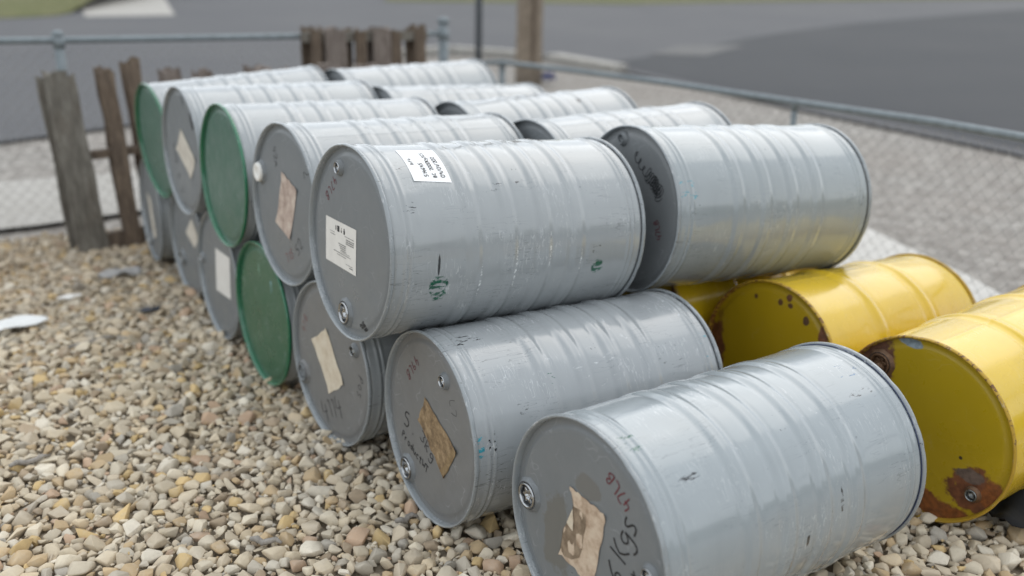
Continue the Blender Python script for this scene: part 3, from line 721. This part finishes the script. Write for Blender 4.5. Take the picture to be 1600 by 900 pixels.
for i, (a, b) in enumerate([(0.083,-0.236),(0.094,-0.240),(0.106,-0.246)]):
    writing(d, ['8A72','4C06','11B5'][i][:4], a, b, 36, 0.008, 0.0030, mat_ink, 'stamped_code', adv=6)
# shell label wrapped on the curve
def shell_patch(parent, name, cs, mat, lift, nx=4, ny=14):
    vs, fs = [], []
    for j in range(ny+1):
        for i in range(nx+1):
            u, v = i/nx, j/ny
            xx = (cs[0][0]*(1-u)+cs[1][0]*u)*(1-v) + (cs[3][0]*(1-u)+cs[2][0]*u)*v
            an = math.radians((cs[0][1]*(1-u)+cs[1][1]*u)*(1-v) + (cs[3][1]*(1-u)+cs[2][1]*u)*v)
            vs.append((xx, -(RB+lift)*math.cos(an), RC+(RB+lift)*math.sin(an)))
    for j in range(ny):
        for i in range(nx):
            k = j*(nx+1)+i; fs.append((k, k+nx+1, k+nx+2, k+1))
    return mesh_obj(name, vs, fs, mat, parent, True)
CS = [(0.122,77.2),(0.240,75.6),(0.235,45.5),(0.118,48.0)]
sl = shell_patch(d, 'shell_label', CS, mat_paper_w, 0.0014)
def shell_text(parent, strokes, w, ox, oang, mat, name):
    # runs up the shell: text advance = increasing angle, glyph tops towards -x
    vs, fs = ribbons(strokes, w); out = []
    for (tx, ty) in vs:
        an = math.radians(oang) + tx/RB; xx = ox - ty
        out.append((xx, -(RB+0.0022)*math.cos(an), RC+(RB+0.0022)*math.sin(an)))
    o = mesh_obj(name, out, fs, mat, parent); o['kind'] = 'stuff'; return o
for txt, xx, an, h, w in (('514645', 0.170, 50.5, 0.0125, 0.0023), ('BC 2000KgSCS', 0.195, 49.5, 0.0115, 0.0022), ('09/01/202', 0.221, 49.5, 0.0125, 0.0023), ('Info', 0.143, 60.0, 0.0115, 0.0020)):
    shell_text(sl, text_strokes(txt, h, 0.05, adv=4.9), w, xx, an, mat_print, 'lettering')

D['T1'] = d = drum(POSE['T1'], 'grey drum on top with a white plug and a stained label, beside a green lid', bodymat=mat_grey2, lidmat=lT1, seed=2, group=g1, seam=117)
make_bung(d, 0.215, 0.085, True, white=True)
lid_label(d, [(-0.011,0.118),(0.115,0.074),(0.042,-0.120),(-0.084,-0.081)], mat_pap_pink, rag=0.004)
writing(d, '42A', -0.095, 0.195, -76, 0.030, 0.0030, mat_ink_f); writing(d, '2', 0.165, 0.150, -60, 0.045, 0.003, mat_ink_f)
writing(d, '715', 0.005, -0.215, 32, 0.034, 0.0032, mat_ink_redf); writing(d, '52', 0.105, -0.165, 50, 0.040, 0.0032, mat_ink_f)

D['T2'] = d = drum(POSE['T2'], 'grey drum on top with a dull green lid, between two grey lids', bodymat=mat_grey2, lidmat=mat_green, rimmat=mat_green_rim, seed=3, group=g1)
D['T3'] = d = drum(POSE['T3'], 'grey drum on top, slanted cream label and faint handwriting on its grey lid', lidmat=mat_lid, seed=4, group=g1)
lid_label(d, [(0.007,0.107),(0.195,-0.010),(0.111,-0.110),(-0.086,-0.001)], mat_pap_old, rag=0.003)
scribble(d, 0.175, 0.155, -60, 0.07, 0.03, 26, 0.012, mat_ink_f, 4, 'marker_smudge')
writing(d, '40L', 0.02, 0.255, -50, 0.03, 0.003, mat_ink_f); writing(d, '1C0B', -0.155, 0.02, -72, 0.035, 0.003, mat_ink_f); writing(d, '5 2 A 1', -0.115, -0.125, -62, 0.04, 0.0032, mat_ink_f)
D['T4'] = d = drum(POSE['T4'], 'farthest drum on top of the front stack, bright green rim round its green lid', lidmat=mat_green, rimmat=mat_green_rim, seed=5, group=g1)

D['B0'] = d = drum(POSE['B0'], 'pale grey drum lying nearest the camera, torn beige label and 6 Kgs on lid', bodymat=mB0, lidmat=lB0, seed=6, group=g1, backrim=mat_rim_blue, seam=300, dents=[(0.50, 200, 0.06, 9, 0.002), (0.67, 205, 0.05, 7, 0.0018), (0.35, 190, 0.05, 8, 0.001)])
make_bung(d, 0.225, -0.001, True, turn=0.1); make_bung(d, -0.228, 0.027, False)
lb = lid_label(d, [(-0.058,0.104),(0.075,0.093),(0.040,-0.118),(-0.089,-0.096)], mat_pap_beige, nx=12, ny=12, rag=0.003, lift=0.0014)
torn = [(-0.050,0.066),(-0.040,0.058),(-0.018,0.062),(0.004,0.056),(0.008,0.030),(0.000,0.000),(-0.002,-0.036),(-0.014,-0.066),(-0.040,-0.086),(-0.070,-0.094),(-0.088,-0.086),(-0.083,-0.058),(-0.080,-0.025),(-0.062,0.006),(-0.046,0.034)]
on_lid(lb, 'torn_patch', torn, [tuple(range(len(torn)))[::-1]], mat_pap_bare, 0.0026)
# bare lid where the left edge has been ripped away
rip = [(-0.058,0.108),(-0.050,0.084),(-0.044,0.062),(-0.046,0.034),(-0.062,0.006),(-0.080,-0.025),(-0.083,-0.058),(-0.092,-0.098),(-0.098,-0.05),(-0.09,0.03)]
on_lid(lb, 'bare_patch', rip, [tuple(range(len(rip)))[::-1]], lB0, 0.0032)
curl = [(-0.044,0.052),(-0.036,0.020),(-0.034,-0.002),(-0.046,0.006),(-0.052,0.014)]
mesh_obj('curled_scrap', [(lid_x(a,b)-0.004-0.010*k/4, -a, RC+b) for k,(a,b) in enumerate(curl)], [(0,1,2,3,4)], mat_pap_tan, lb)
writing(d, '47LB', 0.158, 0.162, 150, 0.034, 0.0036, mat_ink_red, adv=4.2)
writing(d, '6', 0.128, -0.062, 65, 0.055, 0.0050, mat_ink); writing(d, 'Kgs', 0.148, 0.006, 76, 0.058, 0.0050, mat_ink, adv=4.4); writing(d, 'x', 0.185, -0.018, 60, 0.030, 0.0046, mat_ink); writing(d, '4', 0.112, -0.118, 65, 0.055, 0.0050, mat_ink)

D['B1'] = d = drum(POSE['B1'], 'grey drum on the gravel, brown peeling label and black handwriting, teal scuff by rim', bodymat=mB1, lidmat=mat_lid2, seed=7, group=g1, seam=20, dents=[(0.45, 150, 0.05, 8, 0.0012), (0.62, 145, 0.04, 6, 0.0012)])
make_bung(d, 0.140, -0.195, True, turn=0.3); make_bung(d, -0.095, 0.185, False)
lb = lid_label(d, [(-0.023,0.090),(0.171,0.001),(0.093,-0.120),(-0.069,-0.001)], mat_pap_brown, nx=8, ny=8, rag=0.004)
lid_label(lb, [(0.150,0.005),(0.172,-0.002),(0.094,-0.119),(0.078,-0.104)], stained_paper('brown_tape', (0.16,0.10,0.05),(0.26,0.18,0.09),(0.33,0.24,0.13),30), 'tape_strip', rag=0.002, lift=0.002)
writing(d, '49LB', -0.088, 0.200, 229, 0.032, 0.0030, mat_ink_red)
writing(d, '5.', -0.172, -0.058, -8, 0.055, 0.0046, mat_ink); writing(d, '3kg', -0.062, -0.058, -30, 0.040, 0.0042, mat_ink_f); writing(d, 'ProductWT', -0.188, -0.106, -16, 0.027, 0.0036, mat_ink, adv=4.6); writing(d, 'L7', 0.120, 0.140, -70, 0.035, 0.0016, mat_ink_f)

D['B2'] = d = drum(POSE['B2'], 'grey drum on the gravel under two others, long tan label and 4114 on lid', lidmat=mat_lid2, seed=8, group=g1)
make_bung(d, 0.225, -0.108, True, mat=mat_lid2, rusty=mat_lid); make_bung(d, -0.186, 0.110, False, rusty=mZdark)
lid_label(d, [(-0.019,0.126),(0.096,-0.043),(-0.012,-0.118),(-0.139,0.045)], mat_pap_tan, rag=0.004)
writing(d, '4114', -0.072, -0.245, 28, 0.075, 0.0042, mat_ink_f, adv=4.4); writing(d, 'Pos', 0.205, 0.03, -100, 0.035, 0.0026, mat_ink_f); writing(d, '47B', -0.20, 0.05, 68, 0.030, 0.0026, mat_ink_redf)

D['B3'] = d = drum(POSE['B3'], 'grey drum on the gravel with a green lid marked by pale drips', lidmat=lB3, rimmat=mat_green_rim, seed=9, group=g1)
D['B4'] = d = drum(POSE['B4'], 'grey drum on the gravel, upright white label on lid, left of green lid', lidmat=mat_lid, seed=10, group=g1)
lid_label(d, [(-0.021,0.127),(0.179,0.127),(0.153,-0.070),(-0.054,-0.080)], mat_paper); make_bung(d, 0.235, 0.031, False)
writing(d, '47B', 0.02, -0.05, 3, 0.028, 0.0026, mat_ink_redf)
D['B5'] = d = drum(POSE['B5'], 'grey drum on the gravel, slanted cream label partly hidden by its neighbour', lidmat=mat_lid, seed=11, group=g1)
lid_label(d, [(0.095,0.139),(0.20,0.06),(0.118,-0.011),(-0.025,0.040)], mat_pap_old); make_bung(d, 0.119, -0.115, True, rusty=mZdark)
D['B6'] = d = drum(POSE['B6'], 'farthest grey drum on the gravel, beside the upright wooden pallet', lidmat=mat_lid, seed=12, group=g1)
lid_label(d, [(-0.10,0.09),(0.00,0.06),(0.075,-0.14),(-0.02,-0.17)], mat_pap_old); make_bung(d, 0.10, -0.19, True, rusty=mZdark)

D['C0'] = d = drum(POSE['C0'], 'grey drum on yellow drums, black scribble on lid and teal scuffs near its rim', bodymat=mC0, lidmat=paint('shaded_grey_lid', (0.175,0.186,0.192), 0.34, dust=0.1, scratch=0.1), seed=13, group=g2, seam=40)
make_bung(d, 0.061, 0.238, False, rusty=mat_lid)
scribble(d, 0.055, 0.165, -38, 0.11, 0.045, 16, 0.003, mat_ink, 2); scribble(d, 0.135, 0.115, -35, 0.10, 0.075, 44, 0.0024, mat_ink, 5); scribble(d, 0.15, 0.10, -60, 0.08, 0.06, 30, 0.0022, mat_ink, 9)
writing(d, '47LB', 0.205, -0.060, 117, 0.026, 0.0030, mat_ink_red, adv=4.0)
D['C1'] = drum(POSE['C1'], 'grey drum in rear top row, directly behind the drum with black scribble', seed=14, group=g2, bodymat=mat_grey2)
D['C2'] = drum(POSE['C2'], 'middle grey drum of the rear top row, dark scuffs near its far rim', seed=15, group=g2, bodymat=paint('grey_enamel_far_scuff', GREY, 0.17, marks=[(cyl(0.84,62), (0.03,0.04,0.02), DGREEN, 0.55), (cyl(0.62,66), (0.01,0.02,0.012), INKC, 0.4)]))
D['C3'] = drum(POSE['C3'], 'low grey drum in rear top row, second from the wooden fence pallet', seed=16, group=g2)
D['C4'] = drum(POSE['C4'], 'farthest grey drum of the rear top row, in front of the wooden pole', seed=17, group=g2, seam=105)
D['Y0'] = drum(POSE['Y0'], 'yellow drum mostly hidden under the scribbled grey drum', 'yellow', lidmat=yl1, rimmat=mYrim, bodymat=mY, seed=18, group=g3)
D['Y1'] = drum(POSE['Y1'], 'yellow drum with rust spots on lid, under the edge of a grey drum', 'yellow', lidmat=yl1, rimmat=mYrim, bodymat=mY, seed=19, group=g3)
D['Y2'] = d = drum(POSE['Y2'], 'yellow drum at right edge, large rust patches round both lid bungs', 'yellow', lidmat=yl2, rimmat=mYrim, bodymat=mY, seed=20, group=g3)
make_bung(d, 0.156, 0.163, True, mat=mYbung, rusty=mYbung, turn=0.2); make_bung(d, -0.187, -0.137, False, mat=mYbung, rusty=mZdark)
# the row that carries the rear drums, out of sight behind the front ones
for k, yy in enumerate((1.69, 2.29, 2.90, 3.52)):
    drum((1.0, yy, 0.29, 0.0, 0.0), 'grey drum on the ground hidden beneath the rear top row', seed=30+k, group='hidden drums under the rear row')

# ------------------------------------------------------------------ timber pallets on edge
def wood(name, a, b, c):
    t = NT(name); co = t.coord((3, 3, 0.6)); n = t.noise(co, 14, 8, 0.7); n2 = t.noise(t.coord((1,1,1)), 3.0, 4)
    col = t.ramp(n, [(0.3, a), (0.52, b), (0.7, c)]); col = t.mix(t.maprange(n2, 0.5, 0.75, 0, 0.5), col, (0.10, 0.065, 0.038))
    t.base(col); t.rough(0.85); t.bump(n, 0.5, 0.006); return t.m
mat_wood = wood('weathered_grey_timber', (0.075, 0.066, 0.054), (0.155, 0.142, 0.12), (0.24, 0.225, 0.195))
mat_wood2 = wood('brown_timber', (0.05, 0.036, 0.026), (0.125, 0.092, 0.066), (0.21, 0.16, 0.115))
mat_wood3 = wood('pinkish_bare_timber', (0.09, 0.07, 0.058), (0.18, 0.148, 0.128), (0.26, 0.222, 0.195))
mat_pole = wood('utility_pole_timber', (0.13, 0.10, 0.07), (0.235, 0.19, 0.145), (0.34, 0.275, 0.205))
def plank(x, y, w, h, th, m, parent, seed):
    """rough-sawn board: uneven edges, split ragged top"""
    rr = random.Random(seed); n = 7; cols = 5; vs, fs = [], []; tilt = rr.uniform(-0.02, 0.02)
    for side in (-0.5, 0.5):
        for j in range(n+1):
            for i in range(cols):
                u = i/(cols-1)-0.5; z = h*j/n + (rr.uniform(-0.045, 0.012) if j == n else 0.0)
                xx = x + u*(w + (rr.uniform(-0.012, 0.006) if i in (0, cols-1) else 0)) + tilt*z + 0.004*math.sin(j*1.7+seed)
                vs.append((xx, y + side*th + 0.005*math.sin(j*0.9+seed) + rr.uniform(-0.0015, 0.0015), z))
    m1 = (n+1)*cols
    for j in range(n):
        for i in range(cols-1):
            k = j*cols+i; fs.append((k, k+1, k+cols+1, k+cols)); fs.append((m1+k, m1+k+cols, m1+k+cols+1, m1+k+1))
        for i in (0, cols-1):
            k = j*cols+i; q = (k, k+cols, m1+k+cols, m1+k); fs.append(q if i == 0 else q[::-1])
    for i in range(cols-1):
        fs.append((i, m1+i, m1+i+1, i+1)); k = n*cols+i; fs.append((k, k+1, m1+k+1, m1+k))
    return mesh_obj('board', vs, fs, m, parent)
def pallet(loc, rz, lean, width, height, boards, label, rails, boardmat, railmat, back=True, roll=0.0):
    root = empty('wooden_pallet', loc, (lean, roll, rz)); tag(root, label, 'pallet', 'timber pallets stood against the fence')
    for (x, w, dh, m) in boards:
        sd = int(abs(x*1000)+height*777); plank(x, 0, w, height+dh, 0.022, m or boardmat, root, sd)
        if back: plank(x+random.uniform(-0.03, 0.03), 0.118, w, height+dh, 0.022, m or boardmat, root, sd+5)
    for zz, th in rails:
        mb = MB(); mb.box((width/2, 0.059, zz), (width, 0.094, th), None, 0.003); mb.build('stringer', railmat, root)
    return root
pallet((-0.30, 4.25, 0.0), 0.05, -0.09, 1.12, 1.03, [(0.07, 0.17, 0.03, None), (0.30, 0.095, 0.03, mat_wood2), (0.47, 0.095, 0.07, mat_wood2), (0.68, 0.10, -0.01, mat_wood3), (0.90, 0.10, -0.03, mat_wood3)],
       'weathered wooden pallet on edge at far left, open slats beside the drums', [(0.045, 0.09), (0.56, 0.05)], mat_wood, mat_wood2, roll=-0.05)
pallet((0.84, 4.36, 0.0), 0.05, -0.06, 1.0, 1.0, [(0.08, 0.12, 0.05, None), (0.33, 0.12, 0.03, None), (0.60, 0.12, 0.05, None), (0.86, 0.12, 0.04, None)],
       'pale wooden pallet on edge, only its board tops showing above the drums', [(0.05, 0.09), (0.5, 0.09)], mat_wood3, mat_wood2)
pallet((1.44, 4.84, 0.0), 0.08, -0.02, 1.02, 1.27, [(0.06, 0.08, 0.0, mat_wood2), (0.22, 0.17, 0.0, None), (0.40, 0.09, -0.01, mat_wood2), (0.59, 0.15, 0.0, None), (0.74, 0.09, -0.02, mat_wood2), (0.95, 0.10, 0.01, mat_wood2)],
       'tall brown wooden pallet on edge in front of the fence, near the corner post', [(0.05, 0.09), (0.6, 0.09), (1.20, 0.07)], mat_wood3, mat_wood)

# ------------------------------------------------------------------ chain-link fences
mat_galv = simple('galvanised_pipe', (0.19, 0.22, 0.235), 0.6, 0.1, 0.15, 20)
mat_wire = simple('galvanised_wire', (0.26, 0.255, 0.245), 0.8, 0.0)
def chain_mesh(path, h, parent, pitch=0.080, r=0.0016, z0=0.03):
    """woven wires: each one zigzags from bottom to top"""
    P = [Vector((p[0], p[1], 0)) for p in path]; cum = [0.0]
    for a, b in zip(P[:-1], P[1:]): cum.append(cum[-1] + (b-a).length)
    def at(s):
        s = max(0.0, min(cum[-1], s))
        for i in range(len(P)-1):
            if s <= cum[i+1] + 1e-9:
                t = (s-cum[i])/(cum[i+1]-cum[i]); p = P[i].lerp(P[i+1], t); d = (P[i+1]-P[i]).normalized(); return p, Vector((-d.y, d.x, 0))
    mb = MB(); n = int(cum[-1]/pitch); m = int((h-z0)/(pitch*0.5))
    for k in range(n):
        pts = []
        for j in range(m+1):
            s = (k + (0.5 if j % 2 else -0.02) )*pitch if False else k*pitch + (pitch*0.52 if j % 2 else -pitch*0.02)
            p, nn = at(s)
            pts.append(p + nn*(0.002 if j % 2 else -0.002) + Vector((0, 0, z0 + j*pitch*0.5)))
        mb.tube(pts, r, 3, False)
        pts2 = []
        for j in range(m+1):
            p, nn = at(k*pitch + (pitch*0.48 if j % 2 else pitch*1.02)); pts2.append(p + nn*(-0.002 if j % 2 else 0.002) + Vector((0, 0, z0 + j*pitch*0.5)))
        mb.tube(pts2, r, 3, False)
    return mb.build('wire_mesh', mat_wire, parent)
def fence(name, path, h, post_ids, label, rail_r=0.022, base_wire=True):
    root = empty(name, (path[0][0], path[0][1], 0)); tag(root, label, 'fence', 'chain-link fences round the yard')
    loc = [(p[0]-path[0][0], p[1]-path[0][1]) for p in path]
    mb = MB(); mb.tube([(x, y, h) for x, y in loc], rail_r, 12); mb.build('top_rail', mat_galv, root, True)
    for i, hh, r in post_ids:
        x, y = loc[i]; mb = MB(); mb.tube([(x, y, -0.05), (x, y, hh)], r, 12); p = mb.build('post', mat_galv, root, True)
        mb = MB(); mb.tube([(x, y, hh-0.02), (x, y, hh+0.015), (x, y, hh+0.03)], r, 12, True, [r*1.18, r*1.15, r*0.5]); mb.build('post_cap', mat_galv, p, True)
        mb = MB(); mb.tube([(x, y, h-0.045), (x, y, h+0.02)], r*1.18, 12); mb.build('rail_clamp', mat_galv, p, True)
    chain_mesh(loc, h-0.02, root)
    return root
fence('chain_link_fence', [(-4.6,4.72),(-2.4,4.74),(-0.20,4.80),(1.3,5.0),(2.78,5.27)], 1.20, [(0,1.22,0.028),(1,1.22,0.028),(2,1.23,0.030),(4,1.30,0.042)], 'chain-link fence with pipe rail behind the pallets on the left')
fence('chain_link_fence', [(2.86,5.29),(3.40,5.32),(3.44,4.4),(3.42,3.34),(3.28,2.04),(3.21,1.12),(3.08,0.59),(2.78,-0.28),(2.1,-2.2)], 0.95, [(1,0.93,0.028),(4,0.93,0.018),(7,0.93,0.018)], 'chain-link fence with low pipe rail behind the yellow drums on the right')

# ------------------------------------------------------------------ street furniture
pz = terr(6.4, 9.15)
root = empty('utility_pole', (6.4, 9.15, pz)); tag(root, 'thick timber utility pole on the verge beyond the fence', 'utility pole')
mb = MB(); n = 20
pts = [(0.0, 0, -0.1 + 8.2*i/n) for i in range(n+1)]
mb.tube(pts, 0.18, 20, True, [0.187 - 0.045*i/n + 0.004*math.sin(i*2.3) for i in range(n+1)]); mb.build('shaft', mat_pole, root, True)
mb = MB(); mb.box((-0.06, -0.176, 2.3), (0.05, 0.02, 4.2)); mb.build('conduit_strip', mat_wood2, root)
sz = terr(6.75, 11.0)
root = empty('sign_post', (6.75, 11.0, sz)); tag(root, 'slim dark grey metal post standing left of the timber pole', 'post')
mat_dpost = simple('dark_grey_steel_post', (0.10, 0.115, 0.13), 0.5, 0.3, 0.1, 20)
mb = MB(); mb.tube([(0,0,-0.1),(0,0,3.4)], 0.052, 14); mb.build('shaft', mat_dpost, root, True)
mb = MB(); mb.tube([(0,0,3.38),(0,0,3.44)], 0.058, 14, True, [0.058, 0.03]); mb.build('cap', mat_dpost, root, True)

# ------------------------------------------------------------------ litter
def crumple(name, cx, cy, sx, sy, hh, mat, label, cat, seed, rz=0.0, z0=0.012, nx=18, ny=12, outline=None, thick=0.003):
    rr = random.Random(seed); ph = [rr.uniform(0, 6.28) for _ in range(6)]
    vs, fs = [], []
    for j in range(ny+1):
        for i in range(nx+1):
            u, v = 2*i/nx-1, 2*j/ny-1
            e = (1-0.28*u*u)*(1 + 0.1*math.sin(3*u+ph[0])) ; e2 = (1-0.22*v*v)*(1+0.08*math.sin(4*v+ph[1]))
            x, y = u*sx*e2, v*sy*e
            z = z0 + hh*(0.5 + 0.28*math.sin(5*u+ph[2]+2*v) + 0.22*math.sin(7*v+ph[3]-3*u))*max(0.0, 1-0.55*(u*u+v*v)/2) + rr.uniform(0, hh*0.12)
            vs.append((x*math.cos(rz)-y*math.sin(rz), x*math.sin(rz)+y*math.cos(rz), z))
    for j in range(ny):
        for i in range(nx):
            k = j*(nx+1)+i; fs.append((k, k+1, k+nx+2, k+nx+1))
    o = mesh_obj(name, vs, fs, mat, None, True); o.location = (cx, cy, 0); tag(o, label, cat)
    m = o.modifiers.new('thickness', 'SOLIDIFY'); m.thickness = thick; m.offset = 1
    return o
mat_sheet = simple('white_plastic_sheet', (0.72, 0.73, 0.72), 0.45, 0, 0.04, 9)
mat_black = simple('matt_black', (0.005, 0.005, 0.006), 0.9, 0, 0.1, 9)
crumple('plastic_sheet', -0.90, 3.02, 0.22, 0.085, 0.03, mat_sheet, 'scrap of white plastic sheet lying on the gravel at far left', 'plastic scrap', 3, rz=0.03, z0=0.022)
crumple('plastic_scrap', -0.24, 2.92, 0.05, 0.025, 0.02, simple('dark_blue_scrap', (0.03, 0.035, 0.05), 0.5), 'small dark scrap on the gravel left of the drum lids', 'scrap', 4, z0=0.02, nx=8, ny=6)
crumple('flat_rock', -0.22, 3.62, 0.11, 0.05, 0.04, simple('grey_flat_rock', (0.36, 0.35, 0.34), 0.85, 0, 0.15, 20), 'flat pale grey rock on the dirt in front of the pallet', 'rock', 6, z0=0.012, nx=10, ny=8, thick=0.01)
crumple('paper_scrap', -0.53, 3.33, 0.06, 0.03, 0.015, mat_paper, 'small pale paper scrap between the white sheet and the pallet', 'paper scrap', 8, z0=0.022, nx=8, ny=6)
crumple('black_fill_sheet', 1.66, -0.40, 0.28, 0.15, 0.07, mat_black, 'bunched black sheet filling the dark area beside the rusty yellow drum', 'plastic sheeting', 9, rz=0.05, z0=0.025)  # black sheet added to fill the dark area beside the drum
crumple('blue_rag', 6.62, 8.98, 0.10, 0.08, 0.16, simple('dark_blue_cloth', (0.03, 0.04, 0.14), 0.8), 'small dark blue rag at the foot of the timber pole', 'rag', 10, z0=terr(6.62, 8.98)+0.0, nx=8, ny=8)
# bits of weathered wood among the stones
mat_stick = wood('grey_driftwood', (0.16, 0.14, 0.12), (0.30, 0.275, 0.245), (0.40, 0.37, 0.33))
for k, (x, y, L, a, lab) in enumerate([(-0.955, 1.58, 0.13, 0.2, 'weathered stick on gravel at the left edge of the picture'), (-0.47, 0.71, 0.09, -0.6, 'short splintered grey stick on the gravel before the torn-label drum'), (-0.075, 0.60, 0.075, 0.1, 'small dark stick on gravel under the drum with brown label'), (-0.56, 2.63, 0.22, 0.35, 'long thin stick on gravel behind, near the white sheet')]):
    mb = MB(); pts = [(L*(i/5-0.5), 0.006*math.sin(i*1.7+k), 0.004*math.sin(i*2.1)) for i in range(6)]
    mb.tube(pts, 0.008, 7, True, [0.006, 0.010, 0.0095, 0.009, 0.008, 0.004])
    o = mb.build('stick', mat_stick, None, True); o.location = (x, y, 0.022); o.rotation_euler = (0, 0.05, a); tag(o, lab, 'stick', 'sticks on the gravel')
